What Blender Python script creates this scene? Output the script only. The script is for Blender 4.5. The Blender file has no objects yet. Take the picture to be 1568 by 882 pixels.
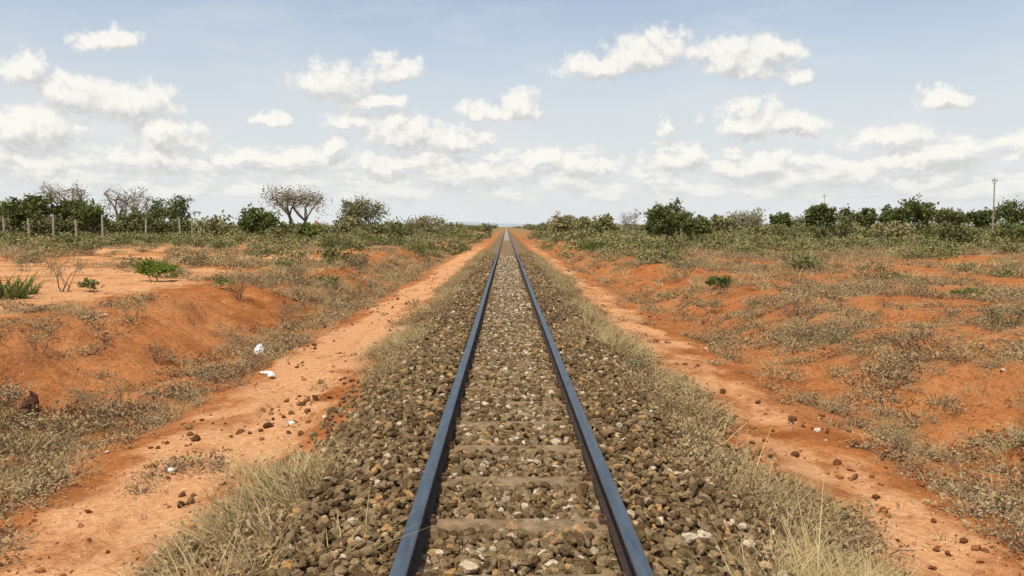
import bpy, math, random
import numpy as np
from mathutils import Vector, Matrix

random.seed(7)
RS = np.random.RandomState(11)
sc = bpy.context.scene
sc.view_settings.view_transform = 'Standard'
sc.view_settings.look = 'None'
sc.view_settings.exposure = 0
sc.view_settings.gamma = 1

# ------------------------------------------------------------ camera
F = 1220.0           # focal length in px of a 1568 px wide frame
CAMX, CAMZ = -0.064, 1.55
cam_d = bpy.data.cameras.new('camera')
cam = bpy.data.objects.new('camera', cam_d)
sc.collection.objects.link(cam)
sc.camera = cam
cam_d.sensor_width = 36
cam_d.lens = 36 * F / 1568
cam_d.clip_start = 0.05
cam_d.clip_end = 20000
pitch = math.atan(94 / F)
yaw = math.atan(9 / F)
cam.location = (CAMX, 0, CAMZ)
cam.rotation_euler = (math.radians(90) - pitch, 0, -yaw)
CAMROT = cam.rotation_euler.to_matrix()

def pix_dir(px, py):
    d = CAMROT @ Vector(((px - 784) / F, (441 - py) / F, -1.0))
    return d.normalized()

# ------------------------------------------------------------ numpy noise
def _hash(ix, iy, seed):
    h = (ix.astype(np.int64) * 374761393 + iy.astype(np.int64) * 668265263 + seed * 1442695041) & 0xffffffff
    h = ((h ^ (h >> 13)) * 1274126177) & 0xffffffff
    h = (h ^ (h >> 16)) & 0xffffffff
    return h.astype(np.float64) / 4294967295.0

def vnoise(x, y, seed=0):
    ix = np.floor(x); iy = np.floor(y)
    fx = x - ix; fy = y - iy
    fx = fx * fx * (3 - 2 * fx); fy = fy * fy * (3 - 2 * fy)
    a = _hash(ix, iy, seed); b = _hash(ix + 1, iy, seed)
    c = _hash(ix, iy + 1, seed); d = _hash(ix + 1, iy + 1, seed)
    return (a * (1 - fx) + b * fx) * (1 - fy) + (c * (1 - fx) + d * fx) * fy

def fbm(x, y, seed=0, oct=4):
    s = 0; a = 1; t = 0
    for o in range(oct):
        s = s + a * (vnoise(x * 2 ** o + 17.3 * o, y * 2 ** o - 9.1 * o, seed + o) - 0.5)
        t += a; a *= 0.5
    return s / t * 2      # about -1..1

def sst(a, b, x):
    t = np.clip((x - a) / (b - a), 0, 1)
    return t * t * (3 - 2 * t)

# ------------------------------------------------------------ terrain height
def terrain(x, y):
    x = np.asarray(x, float); y = np.asarray(y, float)
    x, y = np.broadcast_arrays(x, y)
    wob = fbm(y * 0.11, x * 0 + 3.3, 5, 3)
    wob2 = fbm(y * 0.13, x * 0 + 8.3, 15, 3)
    xl = np.where(x < -4.4, x + wob * 0.9 * sst(4.4, 6, -x), x)
    xr = np.where(x > 3.6, x + wob2 * 0.9 * sst(3.6, 5.5, x), x)
    zl = np.interp(-xl, [0, 1.25, 1.6, 2.15, 2.8, 3.9, 4.6, 5.3, 6.2, 7.0, 7.6, 9, 20, 60, 300],
                   [-.17, -.18, -.34, -.60, -.68, -.74, -.93, -.88, -.5, -.17, -.08, -.05, 0.05, .15, .2])
    zr = np.interp(xr, [0, 1.25, 1.6, 2.15, 2.8, 3.5, 4.2, 4.8, 5.6, 6.3, 8, 12, 30, 300],
                   [-.17, -.18, -.34, -.58, -.64, -.68, -.86, -.82, -.50, -.25, -.18, -.12, -.05, .0])
    z = np.where(x < 0, zl, zr)
    ax = np.abs(x)
    off = sst(1.4, 2.4, ax)
    bank = sst(4.0, 5.2, ax) * (1 - sst(7.5, 10, ax))
    far = 1 - sst(60, 200, y)
    rough = off * (0.35 + 0.65 * sst(3.6, 4.6, ax))
    z = z + off * 0.05 * fbm(x * 0.7, y * 0.7, 21, 4) + rough * (0.04 * fbm(x * 4, y * 4, 31, 4))
    z = z + bank * (0.17 * fbm(x * 0.9, y * 0.55, 41, 5) + 0.11 * fbm(x * 3.0, y * 3.0, 44, 4)) * far
    z = z + sst(6, 14, ax) * 0.10 * fbm(x * 0.16, y * 0.16, 51, 4)
    g = 1 - np.abs(fbm(x * 0.35, y * 0.8, 61, 3)) * 6
    z = z - bank * np.clip(g, 0, 1) * 0.17 * far
    # shallow wheel and rain ruts along the footpaths
    rut = 1 - np.abs(fbm(x * 0.8, y * 0.12, 81, 3)) * 7
    z = z - np.clip(rut, 0, 1) * 0.04 * sst(2.1, 2.5, ax) * (1 - sst(3.8, 4.4, ax))
    z = z + 0.02 * (1 - off) * fbm(x * 2, y * 2, 71, 3)
    return z

def ground_z(x, y):
    return float(terrain(np.array([x]), np.array([y]))[0])

def place(px, py):
    """world point on the terrain seen at pixel (px,py) - used only to survey positions"""
    d = pix_dir(px, py)
    t = 2.5 * 1.008 ** np.arange(0, 720)
    X = CAMX + d.x * t; Y = d.y * t; Z = CAMZ + d.z * t
    hit = np.nonzero(Z < terrain(X, Y))[0]
    i = hit[0] if len(hit) else len(t) - 1
    return float(X[i]), float(Y[i])

def verge_edge(y, left):
    return 0.30 * fbm(y * 0.7, left * 9.0, 161, 3)

# masks shared by the soil material and the vegetation scatter
def grass_mask(x, y):
    ax = np.abs(x)
    n = fbm(x * 0.33, y * 0.33, 101, 4)
    n2 = fbm(x * 1.3, y * 1.3, 111, 3)
    n3 = fbm(x * 0.09, y * 0.06, 121, 3)
    m = n * 0.9 + n2 * 0.7
    left = np.where(x < 0, 1.0, 0.0)
    ec = 1.78 + verge_edge(y, left)
    edge = np.exp(-((ax - ec) / 0.36) ** 2) * (0.68 + 1.1 * fbm(x * 0.8, y * 0.9, 171, 3))
    ditch = left * np.exp(-((-x - 5.0 - 0.5 * n) / 0.9) ** 2) * (0.74 + 0.5 * n + 0.6 * n2)
    rdit = (1 - left) * np.exp(-((x - 4.3) / 0.8) ** 2) * (0.32 + .5 * n2)
    plat_l = left * sst(5.0, 6.5, -x) * (0.44 + m * 0.9 + n3 * .35 - 0.34 * sst(7.8, 9.5, -x) * (1 - sst(40, 65, y)))
    plat_r = (1 - left) * sst(4.4, 6, x) * (0.37 + m * 1.05 + n3 * .35)
    g = edge + ditch + rdit + plat_l + plat_r
    g = g + sst(35, 110, y) * sst(5.5, 9, ax) * 0.32
    g = g + sst(50, 130, y) * sst(2.0, 3.0, ax) * (0.35 + .5 * n2)
    pth = np.exp(-((-x - 3.1) / 0.75) ** 4) * left + np.exp(-((x - 2.85) / 0.45) ** 4) * (1 - left)
    g = g - pth * (0.22 - 0.75 * n2)
    return np.clip(g, 0, 1)

def path_mask(x, y):
    n = fbm(x * 0.8, y * 0.35, 131, 4)
    n2 = fbm(x * 2.2, y * 1.1, 135, 3)
    fade = 1 - 0.75 * sst(50, 130, y)
    l = np.exp(-((-x - 3.05 + 0.5 * n) / 0.85) ** 4) * (x < 0) * fade * (0.85 + 0.5 * n2)
    r = np.exp(-((x - 2.8 + 0.35 * n) / 0.6) ** 4) * (x > 0) * 0.75 * fade * (0.85 + 0.7 * n2)
    pl = sst(8, 10, -x) * np.clip(0.72 + 1.3 * fbm(x * 0.12, y * 0.3, 141, 3), 0, 1) * 0.9
    pr = sst(7, 12, x) * np.clip(0.05 + 1.0 * fbm(x * 0.15, y * 0.3, 151, 3), 0, 1) * 0.6
    return np.clip(l + r + pl + pr, 0, 1)

# ------------------------------------------------------------ node helpers
def new_mat(name):
    m = bpy.data.materials.new(name)
    m.use_nodes = True
    nt = m.node_tree
    nt.nodes.clear()
    return m, nt

class NB:
    def __init__(self, nt): self.nt = nt
    def n(self, t, **k):
        nd = self.nt.nodes.new(t)
        for a, b in k.items(): setattr(nd, a, b)
        return nd
    def set(self, sock, v):
        if isinstance(v, bpy.types.NodeSocket): self.nt.links.new(v, sock)
        elif v is not None: sock.default_value = v
    def math(self, op, a, b=None, c=None, clamp=False):
        nd = self.n('ShaderNodeMath', operation=op, use_clamp=clamp)
        self.set(nd.inputs[0], a)
        if b is not None: self.set(nd.inputs[1], b)
        if c is not None: self.set(nd.inputs[2], c)
        return nd.outputs[0]
    def vmath(self, op, a, b=None, c=None):
        nd = self.n('ShaderNodeVectorMath', operation=op)
        self.set(nd.inputs[0], a)
        if b is not None: self.set(nd.inputs[1], b)
        if c is not None: self.set(nd.inputs[2], c)
        return nd.outputs['Value'] if op in ('LENGTH', 'DOT_PRODUCT') else nd.outputs[0]
    def mix(self, fac, a, b, blend='MIX'):
        nd = self.n('ShaderNodeMix', data_type='RGBA', blend_type=blend)
        self.set(nd.inputs[0], fac)
        self.set(nd.inputs[6], a if isinstance(a, bpy.types.NodeSocket) else (*a, 1))
        self.set(nd.inputs[7], b if isinstance(b, bpy.types.NodeSocket) else (*b, 1))
        return nd.outputs[2]
    def noise(self, vec, scale, detail=4, rough=0.55, out=0):
        nd = self.n('ShaderNodeTexNoise')
        if vec is not None: self.set(nd.inputs['Vector'], vec)
        nd.inputs['Scale'].default_value = scale
        nd.inputs['Detail'].default_value = detail
        nd.inputs['Roughness'].default_value = rough
        return nd.outputs[out]
    def ramp(self, fac, stops):
        nd = self.n('ShaderNodeValToRGB')
        cr = nd.color_ramp
        while len(cr.elements) < len(stops): cr.elements.new(0.5)
        for e, (p, c) in zip(cr.elements, stops):
            e.position = p; e.color = (*c, 1)
        self.set(nd.inputs[0], fac)
        return nd.outputs[0]
    def mapr(self, v, a, b, c=0.0, d=1.0, smooth=True):
        nd = self.n('ShaderNodeMapRange')
        if smooth: nd.interpolation_type = 'SMOOTHSTEP'
        self.set(nd.inputs[0], v)
        for i, q in enumerate((a, b, c, d)): nd.inputs[i + 1].default_value = q
        return nd.outputs[0]
    def attr(self, name):
        return self.n('ShaderNodeAttribute', attribute_name=name).outputs['Fac']
    def out(self, bsdf):
        o = self.n('ShaderNodeOutputMaterial')
        self.nt.links.new(bsdf, o.inputs[0])
    def principled(self, color, rough=0.9, metal=0.0, normal=None, spec=0.2):
        p = self.n('ShaderNodeBsdfPrincipled')
        self.set(p.inputs['Base Color'], color if isinstance(color, bpy.types.NodeSocket) else (*color, 1))
        self.set(p.inputs['Roughness'], rough)
        self.set(p.inputs['Metallic'], metal)
        p.inputs['Specular IOR Level'].default_value = spec
        if normal is not None: self.set(p.inputs['Normal'], normal)
        return p.outputs[0]
    def diffuse(self, color, normal=None):
        p = self.n('ShaderNodeBsdfDiffuse')
        self.set(p.inputs[0], color)
        if normal is not None: self.set(p.inputs['Normal'], normal)
        return p.outputs[0]
    def bump(self, h, strength, dist, normal=None):
        b = self.n('ShaderNodeBump')
        b.inputs['Strength'].default_value = strength
        b.inputs['Distance'].default_value = dist
        self.set(b.inputs['Height'], h)
        if normal is not None: self.set(b.inputs['Normal'], normal)
        return b.outputs[0]

# ------------------------------------------------------------ world
def build_world():
    w = bpy.data.worlds.new('World')
    sc.world = w
    w.use_nodes = True
    nt = w.node_tree
    nt.nodes.clear()
    B = NB(nt)
    sky = B.n('ShaderNodeTexSky', sky_type='NISHITA')
    sky.sun_disc = False
    sky.sun_elevation = math.radians(SUN_EL)
    sky.sun_rotation = math.radians(SUN_AZ)
    sky.air_density = 1.0
    sky.dust_density = 2.0
    sky.ozone_density = 1.0
    tc = B.n('ShaderNodeTexCoord').outputs['Generated']
    sep = B.n('ShaderNodeSeparateXYZ'); B.set(sep.inputs[0], tc)
    X, Y, Z = sep.outputs
    az = B.math('ARCTAN2', X, Y)
    el = B.math('ARCSINE', Z)
    comb = B.n('ShaderNodeCombineXYZ'); B.set(comb.inputs[0], az); B.set(comb.inputs[1], el)
    V = comb.outputs[0]
    def plain_sky(hz):
        bg = B.n('ShaderNodeBackground'); bg.inputs[1].default_value = 0.15
        B.set(bg.inputs[0], sky.outputs[0])
        bgh = B.n('ShaderNodeBackground'); bgh.inputs[0].default_value = (0.77, 0.795, 0.80, 1); bgh.inputs[1].default_value = 1
        m1 = B.n('ShaderNodeMixShader'); B.set(m1.inputs[0], hz)
        nt.links.new(bg.outputs[0], m1.inputs[1]); nt.links.new(bgh.outputs[0], m1.inputs[2])
        return m1.outputs[0]
    hz0 = B.math('MULTIPLY_ADD', B.mapr(el, 0.38, 0.0), 0.85, 0.12)
    plainA = plain_sky(hz0)

    blobs = [(157, 60, 50, 17, .75), (30, 108, 44, 19, .8), (115, 142, 62, 22, .9), (200, 155, 72, 26, 1), (40, 192, 75, 28, .9),
             (255, 205, 60, 25, .9), (515, 122, 70, 28, .7), (600, 106, 52, 22, .8), (575, 156, 52, 13, .7),
             (618, 200, 58, 25, 1), (695, 212, 60, 20, 1), (512, 221, 28, 17, .9), (415, 183, 34, 12, .6), (525, 180, 42, 14, .5),
             (735, 166, 34, 16, .8), (795, 163, 32, 20, .9), (920, 99, 58, 17, .9), (995, 80, 60, 30, .9),
             (1120, 90, 55, 34, .85), (1185, 76, 45, 24, .85), (1150, 112, 60, 18, .5), (1222, 118, 28, 18, .7),
             (1150, 183, 62, 26, .85), (1215, 192, 50, 20, .85), (1160, 252, 52, 19, .9), (1358, 212, 64, 16, .85),
             (1445, 146, 36, 15, .8), (1480, 229, 32, 11, .7), (1018, 190, 20, 12, .7), (1045, 234, 60, 16, .7),
             (825, 240, 42, 17, .8), (370, 246, 90, 15, .7), (240, 240, 90, 17, .7), (590, 250, 70, 17, .8), (745, 262, 65, 18, .8),
             (1400, 247, 80, 15, .7), (1562, 229, 30, 10, .7), (905, 252, 60, 10, .6), (60, 240, 80, 15, .6)]
    g = bpy.data.node_groups.new('cloud_field', 'ShaderNodeTree')
    g.interface.new_socket('V', in_out='INPUT', socket_type='NodeSocketVector')
    g.interface.new_socket('D', in_out='OUTPUT', socket_type='NodeSocketFloat')
    G = NB(g)
    gi = G.n('NodeGroupInput'); go = G.n('NodeGroupOutput')
    v = gi.outputs[0]
    n1 = G.noise(v, 22, 1, 0.5, out=1)
    n2 = G.noise(v, 70, 5, 0.6, out=1)
    w1 = G.vmath('MULTIPLY', G.vmath('SUBTRACT', n1, (0.5, 0.5, 0.5)), (0.05, 0.025, 0))
    w2 = G.vmath('MULTIPLY', G.vmath('SUBTRACT', n2, (0.5, 0.5, 0.5)), (0.028, 0.028, 0))
    vw = G.vmath('ADD', G.vmath('ADD', v, w1), w2)
    acc = None
    for (cx, cy, rx, ry, s) in blobs:
        d = pix_dir(cx, cy + ry * .25)
        a = math.atan2(d.x, d.y); e = math.asin(d.z)
        rxr = rx * 1.22 / F * math.cos(a) ** 1.5; ryr = ry * 1.5 / F
        q = G.vmath('MULTIPLY_ADD', vw, (1 / rxr, 1 / ryr, 0), (-a / rxr, -e / ryr, 0))
        q2 = G.vmath('MULTIPLY', q, (-1, -1.7, 0))
        ln = G.vmath('LENGTH', G.vmath('MAXIMUM', q, q2))
        if s < 0.9: ln = G.math('ADD', ln, (1 - s) * 0.4)
        if acc is None: acc = ln
        else: acc = G.math('SMOOTH_MIN', acc, ln, 0.22)
    f = G.math('SUBTRACT', 1.0, acc)
    nn = G.noise(v, 50, 6, 0.62)
    f = G.math('MULTIPLY_ADD', G.math('SUBTRACT', nn, 0.5), 1.5, f)
    vs = G.vmath('MULTIPLY', v, (1, 2.4, 0))
    ln_ = G.noise(vs, 17, 6, 0.6)
    sp = G.n('ShaderNodeSeparateXYZ'); G.set(sp.inputs[0], v)
    band = G.math('MULTIPLY', G.mapr(sp.outputs[1], 0.0, 0.04), G.mapr(sp.outputs[1], 0.14, 0.07))
    low = G.math('MULTIPLY_ADD', G.math('SUBTRACT', ln_, 0.5), 3.2, G.math('MULTIPLY_ADD', band, 1.2, -0.85))
    f = G.math('MAXIMUM', f, low)
    G.set(go.inputs[0], f)

    def field(vec):
        nd = B.n('ShaderNodeGroup'); nd.node_tree = g
        B.set(nd.inputs[0], vec)
        return nd.outputs[0]
    f0 = field(V)
    f1 = field(B.vmath('ADD', V, (-0.005, 0.013, 0)))
    dens = B.mapr(f0, -0.08, 0.48)
    dens = B.math('MULTIPLY', dens, 0.93)
    top = B.math('SUBTRACT', f0, f1)
    sh = B.mapr(top, -0.55, 0.45)
    ccol = B.ramp(sh, [(0.0, (0.62, 0.625, 0.61)), (0.5, (0.79, 0.78, 0.74)), (1.0, (0.98, 0.955, 0.88))])  # sun shading put into the cloud colour: lighter tops, greyer bases
    veil = B.noise(B.vmath('MULTIPLY', V, (1, 3, 0)), 5, 5, 0.6)
    hzB = B.math('ADD', hz0, B.math('MULTIPLY', B.mapr(veil, 0.42, 0.75), 0.20), clamp=True)
    plainB = plain_sky(hzB)
    bgc = B.n('ShaderNodeBackground'); B.set(bgc.inputs[0], ccol); bgc.inputs[1].default_value = 1.0
    cf = B.math('MULTIPLY', dens, B.mapr(el, 0.0, 0.09, 0.25, 1.0))
    m2 = B.n('ShaderNodeMixShader'); B.set(m2.inputs[0], cf)
    nt.links.new(plainB, m2.inputs[1]); nt.links.new(bgc.outputs[0], m2.inputs[2])
    # the cloud bank lies in the part of the sky ahead (north); elsewhere the sky is clear
    sect = B.math('MULTIPLY', B.mapr(B.math('ABSOLUTE', az), 1.15, 0.95), B.math('MULTIPLY', B.mapr(el, 0.42, 0.36), B.math('GREATER_THAN', el, -0.01)))
    m3 = B.n('ShaderNodeMixShader'); B.set(m3.inputs[0], sect)
    nt.links.new(plainA, m3.inputs[1]); nt.links.new(m2.outputs[0], m3.inputs[2])
    o = B.n('ShaderNodeOutputWorld')
    nt.links.new(m3.outputs[0], o.inputs[0])
    try:
        w.cycles.sampling_method = 'MANUAL'; w.cycles.sample_map_resolution = 256
    except Exception: pass

SUN_EL, SUN_AZ = 64.0, 205.0
build_world()
el, az = math.radians(SUN_EL), math.radians(SUN_AZ)
S = Vector((math.cos(el) * math.sin(az), math.cos(el) * math.cos(az), math.sin(el)))
sd = bpy.data.lights.new('sun', 'SUN')
sd.energy = 4.1; sd.angle = math.radians(0.5); sd.color = (1.0, 0.94, 0.82)
so = bpy.data.objects.new('sun', sd)
so.rotation_euler = S.to_track_quat('Z', 'Y').to_euler()
so.location = (0, 0, 50)
sc.collection.objects.link(so)

# ------------------------------------------------------------ mesh helpers
def mesh_np(name, v, f, mat=None, smooth=False, link=True):
    me = bpy.data.meshes.new(name)
    v = np.asarray(v, np.float32); f = np.asarray(f, np.int32)
    k = f.shape[1]
    me.vertices.add(len(v)); me.vertices.foreach_set('co', v.ravel())
    me.loops.add(f.size); me.loops.foreach_set('vertex_index', f.ravel())
    me.polygons.add(len(f))
    me.polygons.foreach_set('loop_start', np.arange(0, f.size, k, dtype=np.int32))
    if smooth: me.polygons.foreach_set('use_smooth', np.ones(len(f), bool))
    me.update(calc_edges=True)
    if mat: me.materials.append(mat)
    ob = bpy.data.objects.new(name, me)
    if link: sc.collection.objects.link(ob)
    return ob

class MB:
    def __init__(self): self.v = []; self.f = []; self.m = []
    def add(self, vs, fs, mi=0):
        o = len(self.v)
        self.v += [tuple(p) for p in vs]
        self.f += [tuple(i + o for i in q) for q in fs]
        self.m += [mi] * len(fs)
    def tube(self, pts, rad, n=6, mi=0):
        vs = []; fs = []
        pts = [Vector(p) for p in pts]
        for i, p in enumerate(pts):
            t = (pts[min(i + 1, len(pts) - 1)] - pts[max(i - 1, 0)])
            if t.length < 1e-6: t = Vector((0, 0, 1))
            t.normalize()
            u = t.cross(Vector((0.31, 0.95, 0.05))); u.normalize()
            w = t.cross(u)
            for k in range(n):
                a = 2 * math.pi * k / n
                vs.append(p + (u * math.cos(a) + w * math.sin(a)) * rad[i])
        for i in range(len(pts) - 1):
            for k in range(n):
                fs.append((i * n + k, i * n + (k + 1) % n, (i + 1) * n + (k + 1) % n, (i + 1) * n + k))
        fs.append(tuple(range(n - 1, -1, -1)))
        fs.append(tuple((len(pts) - 1) * n + k for k in range(n)))
        self.add(vs, fs, mi)
    def box(self, c, s, mi=0, rz=0.0, tilt=0.0):
        vs = []
        R = Matrix.Rotation(rz, 3, 'Z') @ Matrix.Rotation(tilt, 3, 'X')
        for z in (-1, 1):
            for x, y in ((-1, -1), (1, -1), (1, 1), (-1, 1)):
                vs.append(Vector(c) + R @ Vector((x * s[0] / 2, y * s[1] / 2, z * s[2] / 2)))
        self.add(vs, [(3, 2, 1, 0), (4, 5, 6, 7), (0, 1, 5, 4), (1, 2, 6, 5), (2, 3, 7, 6), (3, 0, 4, 7)], mi)
    def obj(self, name, mats, smooth=False, link=True, loc=None):
        me = bpy.data.meshes.new(name)
        me.from_pydata(self.v, [], self.f)
        for m in mats: me.materials.append(m)
        me.polygons.foreach_set('material_index', self.m)
        if smooth: me.polygons.foreach_set('use_smooth', [True] * len(self.f))
        me.update()
        ob = bpy.data.objects.new(name, me)
        if loc: ob.location = loc
        if link: sc.collection.objects.link(ob)
        return ob

# ------------------------------------------------------------ materials
def mat_ground():
    m, nt = new_mat('red_soil')
    B = NB(nt)
    pos = B.n('ShaderNodeNewGeometry').outputs['Position']
    big = B.noise(pos, 0.22, 3, 0.6)
    mid = B.noise(pos, 1.4, 5, 0.6)
    fine = B.noise(pos, 14, 5, 0.65)
    grit = B.noise(pos, 60, 2, 0.6)
    soil = B.ramp(mid, [(0.25, (0.20, 0.062, 0.018)), (0.45, (0.36, 0.123, 0.037)), (0.6, (0.46, 0.172, 0.056)), (0.8, (0.55, 0.25, 0.098))])
    soil = B.mix(B.mapr(big, 0.35, 0.7), soil, (0.45, 0.19, 0.071))
    soil = B.mix(B.mapr(fine, 0.55, 0.35, 0, 0.5), soil, (0.17, 0.058, 0.020))
    pale = B.ramp(fine, [(0.25, (0.43, 0.18, 0.072)), (0.55, (0.64, 0.335, 0.158)), (0.85, (0.76, 0.48, 0.275))])
    pth = B.attr('path')
    pth = B.mapr(B.math('ADD', pth, B.math('MULTIPLY', B.math('SUBTRACT', mid, 0.5), 1.8)), 0.2, 0.85)
    col = B.mix(pth, soil, pale)
    gr = B.attr('grass')
    grn = B.mapr(B.math('ADD', gr, B.math('MULTIPLY', B.math('SUBTRACT', fine, 0.5), 1.6)), 0.3, 0.95)
    litter = B.ramp(B.noise(pos, 9, 5, 0.7), [(0.3, (0.15, 0.088, 0.043)), (0.5, (0.28, 0.18, 0.09)), (0.72, (0.39, 0.275, 0.155))])
    col = B.mix(B.math('MULTIPLY', grn, 0.72), col, litter)
    far = B.attr('far')
    scrub = B.ramp(B.noise(pos, 0.25, 5, 0.7), [(0.35, (0.14, 0.125, 0.055)), (0.55, (0.25, 0.195, 0.09)), (0.70, (0.46, 0.25, 0.12))])
    col = B.mix(far, col, scrub)
    col = B.mix(B.mapr(grit, 0.60, 0.72, 0, 0.55), col, (0.13, 0.058, 0.026))
    sp = B.noise(pos, 38, 1, 0.5)
    col = B.mix(B.mapr(sp, 0.70, 0.75, 0, 0.7), col, (0.62, 0.47, 0.32))
    bal = B.attr('ballast')
    vor = B.n('ShaderNodeTexVoronoi'); vor.inputs['Scale'].default_value = 18; B.set(vor.inputs['Vector'], pos)
    sepc = B.n('ShaderNodeSeparateColor'); B.set(sepc.inputs[0], vor.outputs['Color'])
    bc = B.ramp(sepc.outputs[0], [(0.0, (0.14, 0.088, 0.043)), (0.5, (0.21, 0.14, 0.072)), (0.85, (0.30, 0.21, 0.115)), (0.97, (0.46, 0.38, 0.26))])
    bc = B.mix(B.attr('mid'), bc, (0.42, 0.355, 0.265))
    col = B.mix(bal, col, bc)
    h = B.math('ADD', B.math('MULTIPLY', fine, 0.6), B.math('ADD', B.math('MULTIPLY', grit, 0.25), B.math('MULTIPLY', mid, 0.6)))
    h = B.math('ADD', h, B.math('MULTIPLY', B.math('MULTIPLY', vor.outputs['Distance'], bal), -0.8))
    nrm = B.bump(h, 0.9, 0.085)
    B.out(B.diffuse(col, nrm))
    return m

def mat_rocks(name, stops, scale=30):
    m, nt = new_mat(name)
    B = NB(nt)
    rnd = B.n('ShaderNodeObjectInfo').outputs['Random']
    tc = B.n('ShaderNodeTexCoord').outputs['Object']
    n = B.noise(tc, 4, 3, 0.65)
    c = B.ramp(rnd, stops)
    c = B.mix(1.0, c, B.ramp(n, [(0.3, (0.68, 0.62, 0.55)), (0.7, (1.22, 1.16, 1.07))]), 'MULTIPLY')
    B.out(B.diffuse(c, B.bump(n, 0.4, 0.3)))
    return m

def mat_leaf(name, stops, trans=0.25, inst=True, scale=1.2, rough=0.7):
    m, nt = new_mat(name)
    B = NB(nt)
    geo = B.n('ShaderNodeNewGeometry')
    n = B.noise(geo.outputs['Position'], scale, 2, 0.6)
    r = geo.outputs['Random Per Island']
    f = B.math('ADD', B.math('MULTIPLY', r, 0.35), B.math('MULTIPLY', n, 0.5))
    if inst:
        rnd = B.n('ShaderNodeObjectInfo').outputs['Random']
        f = B.math('ADD', B.math('MULTIPLY', f, 0.55), B.math('MULTIPLY', rnd, 0.5))
    c = B.ramp(f, stops)
    d = B.diffuse(c)
    if trans > 0:
        t = B.n('ShaderNodeBsdfTranslucent'); B.set(t.inputs[0], c)
        mx = B.n('ShaderNodeMixShader'); mx.inputs[0].default_value = trans
        nt.links.new(d, mx.inputs[1]); nt.links.new(t.outputs[0], mx.inputs[2])
        B.out(mx.outputs[0])
    else: B.out(d)
    return m

def mat_simple(name, a, b, scale=10, rough=0.85, metal=0.0, bump=0.3, dist=0.02, spec=0.2, stretch=None):
    m, nt = new_mat(name)
    B = NB(nt)
    p = B.n('ShaderNodeNewGeometry').outputs['Position']
    if stretch: p = B.vmath('MULTIPLY', p, stretch)
    n = B.noise(p, scale, 4, 0.6)
    c = B.ramp(n, [(0.3, a), (0.7, b)])
    B.out(B.principled(c, rough, metal, B.bump(n, bump, dist), spec))
    return m

M_ground = mat_ground()
M_ballast = mat_rocks('ballast_stone', [(0.0, (0.10, 0.066, 0.035)), (0.3, (0.165, 0.114, 0.062)), (0.6, (0.225, 0.162, 0.092)),
                                        (0.86, (0.30, 0.222, 0.13)), (0.95, (0.46, 0.27, 0.11)), (0.99, (0.60, 0.52, 0.40))])
M_ballast_pale = mat_rocks('ballast_stone_pale', [(0.0, (0.16, 0.12, 0.072)), (0.4, (0.27, 0.21, 0.14)), (0.75, (0.39, 0.325, 0.23)), (0.95, (0.66, 0.60, 0.49))])
M_clod = mat_rocks('soil_clod', [(0.0, (0.15, 0.065, 0.03)), (0.4, (0.28, 0.12, 0.05)), (0.75, (0.40, 0.20, 0.095)), (0.93, (0.52, 0.33, 0.20)), (0.99, (0.70, 0.62, 0.52))])
M_clodd = mat_rocks('dark_clod', [(0.0, (0.10, 0.048, 0.024)), (0.5, (0.20, 0.105, 0.05)), (0.9, (0.33, 0.20, 0.11))])
M_dry = mat_leaf('dry_grass', [(0.15, (0.22, 0.15, 0.072)), (0.4, (0.38, 0.28, 0.135)), (0.62, (0.55, 0.42, 0.22)), (0.85, (0.29, 0.28, 0.105))], 0.12)
M_scrubdry = mat_leaf('dry_scrub_leaf', [(0.15, (0.20, 0.125, 0.062)), (0.45, (0.35, 0.24, 0.125)), (0.8, (0.36, 0.285, 0.14))], 0.0)
M_green = mat_leaf('green_leaf', [(0.1, (0.06, 0.08, 0.02)), (0.4, (0.13, 0.155, 0.042)), (0.75, (0.24, 0.24, 0.085))], 0.15)
M_farbush = mat_leaf('bush_leaf', [(0.1, (0.09, 0.096, 0.034)), (0.4, (0.17, 0.17, 0.066)), (0.65, (0.28, 0.245, 0.11)), (0.9, (0.38, 0.285, 0.15))], 0.0)
M_tree = mat_leaf('tree_leaf', [(0.15, (0.052, 0.068, 0.02)), (0.4, (0.115, 0.135, 0.04)), (0.75, (0.24, 0.24, 0.085))], 0.2, inst=False, scale=0.9)
M_thin = mat_leaf('sparse_leaf', [(0.15, (0.15, 0.125, 0.06)), (0.45, (0.28, 0.235, 0.12)), (0.75, (0.40, 0.34, 0.19))], 0.2, inst=False, scale=0.9)
M_vivid = mat_leaf('fresh_leaf', [(0.15, (0.07, 0.11, 0.015)), (0.45, (0.18, 0.24, 0.045)), (0.75, (0.32, 0.38, 0.09))], 0.25, inst=False, scale=4)
M_bark = mat_simple('bark', (0.11, 0.085, 0.06), (0.24, 0.19, 0.14), 6)
M_palebark = mat_simple('pale_bark', (0.22, 0.18, 0.135), (0.38, 0.32, 0.25), 6)
M_wood = mat_simple('weathered_wood', (0.12, 0.085, 0.055), (0.25, 0.19, 0.13), 14)
M_post = mat_simple('sun_bleached_post', (0.32, 0.26, 0.19), (0.46, 0.39, 0.30), 5)
M_twig = mat_simple('twig', (0.14, 0.10, 0.065), (0.26, 0.19, 0.13), 14)

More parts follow.
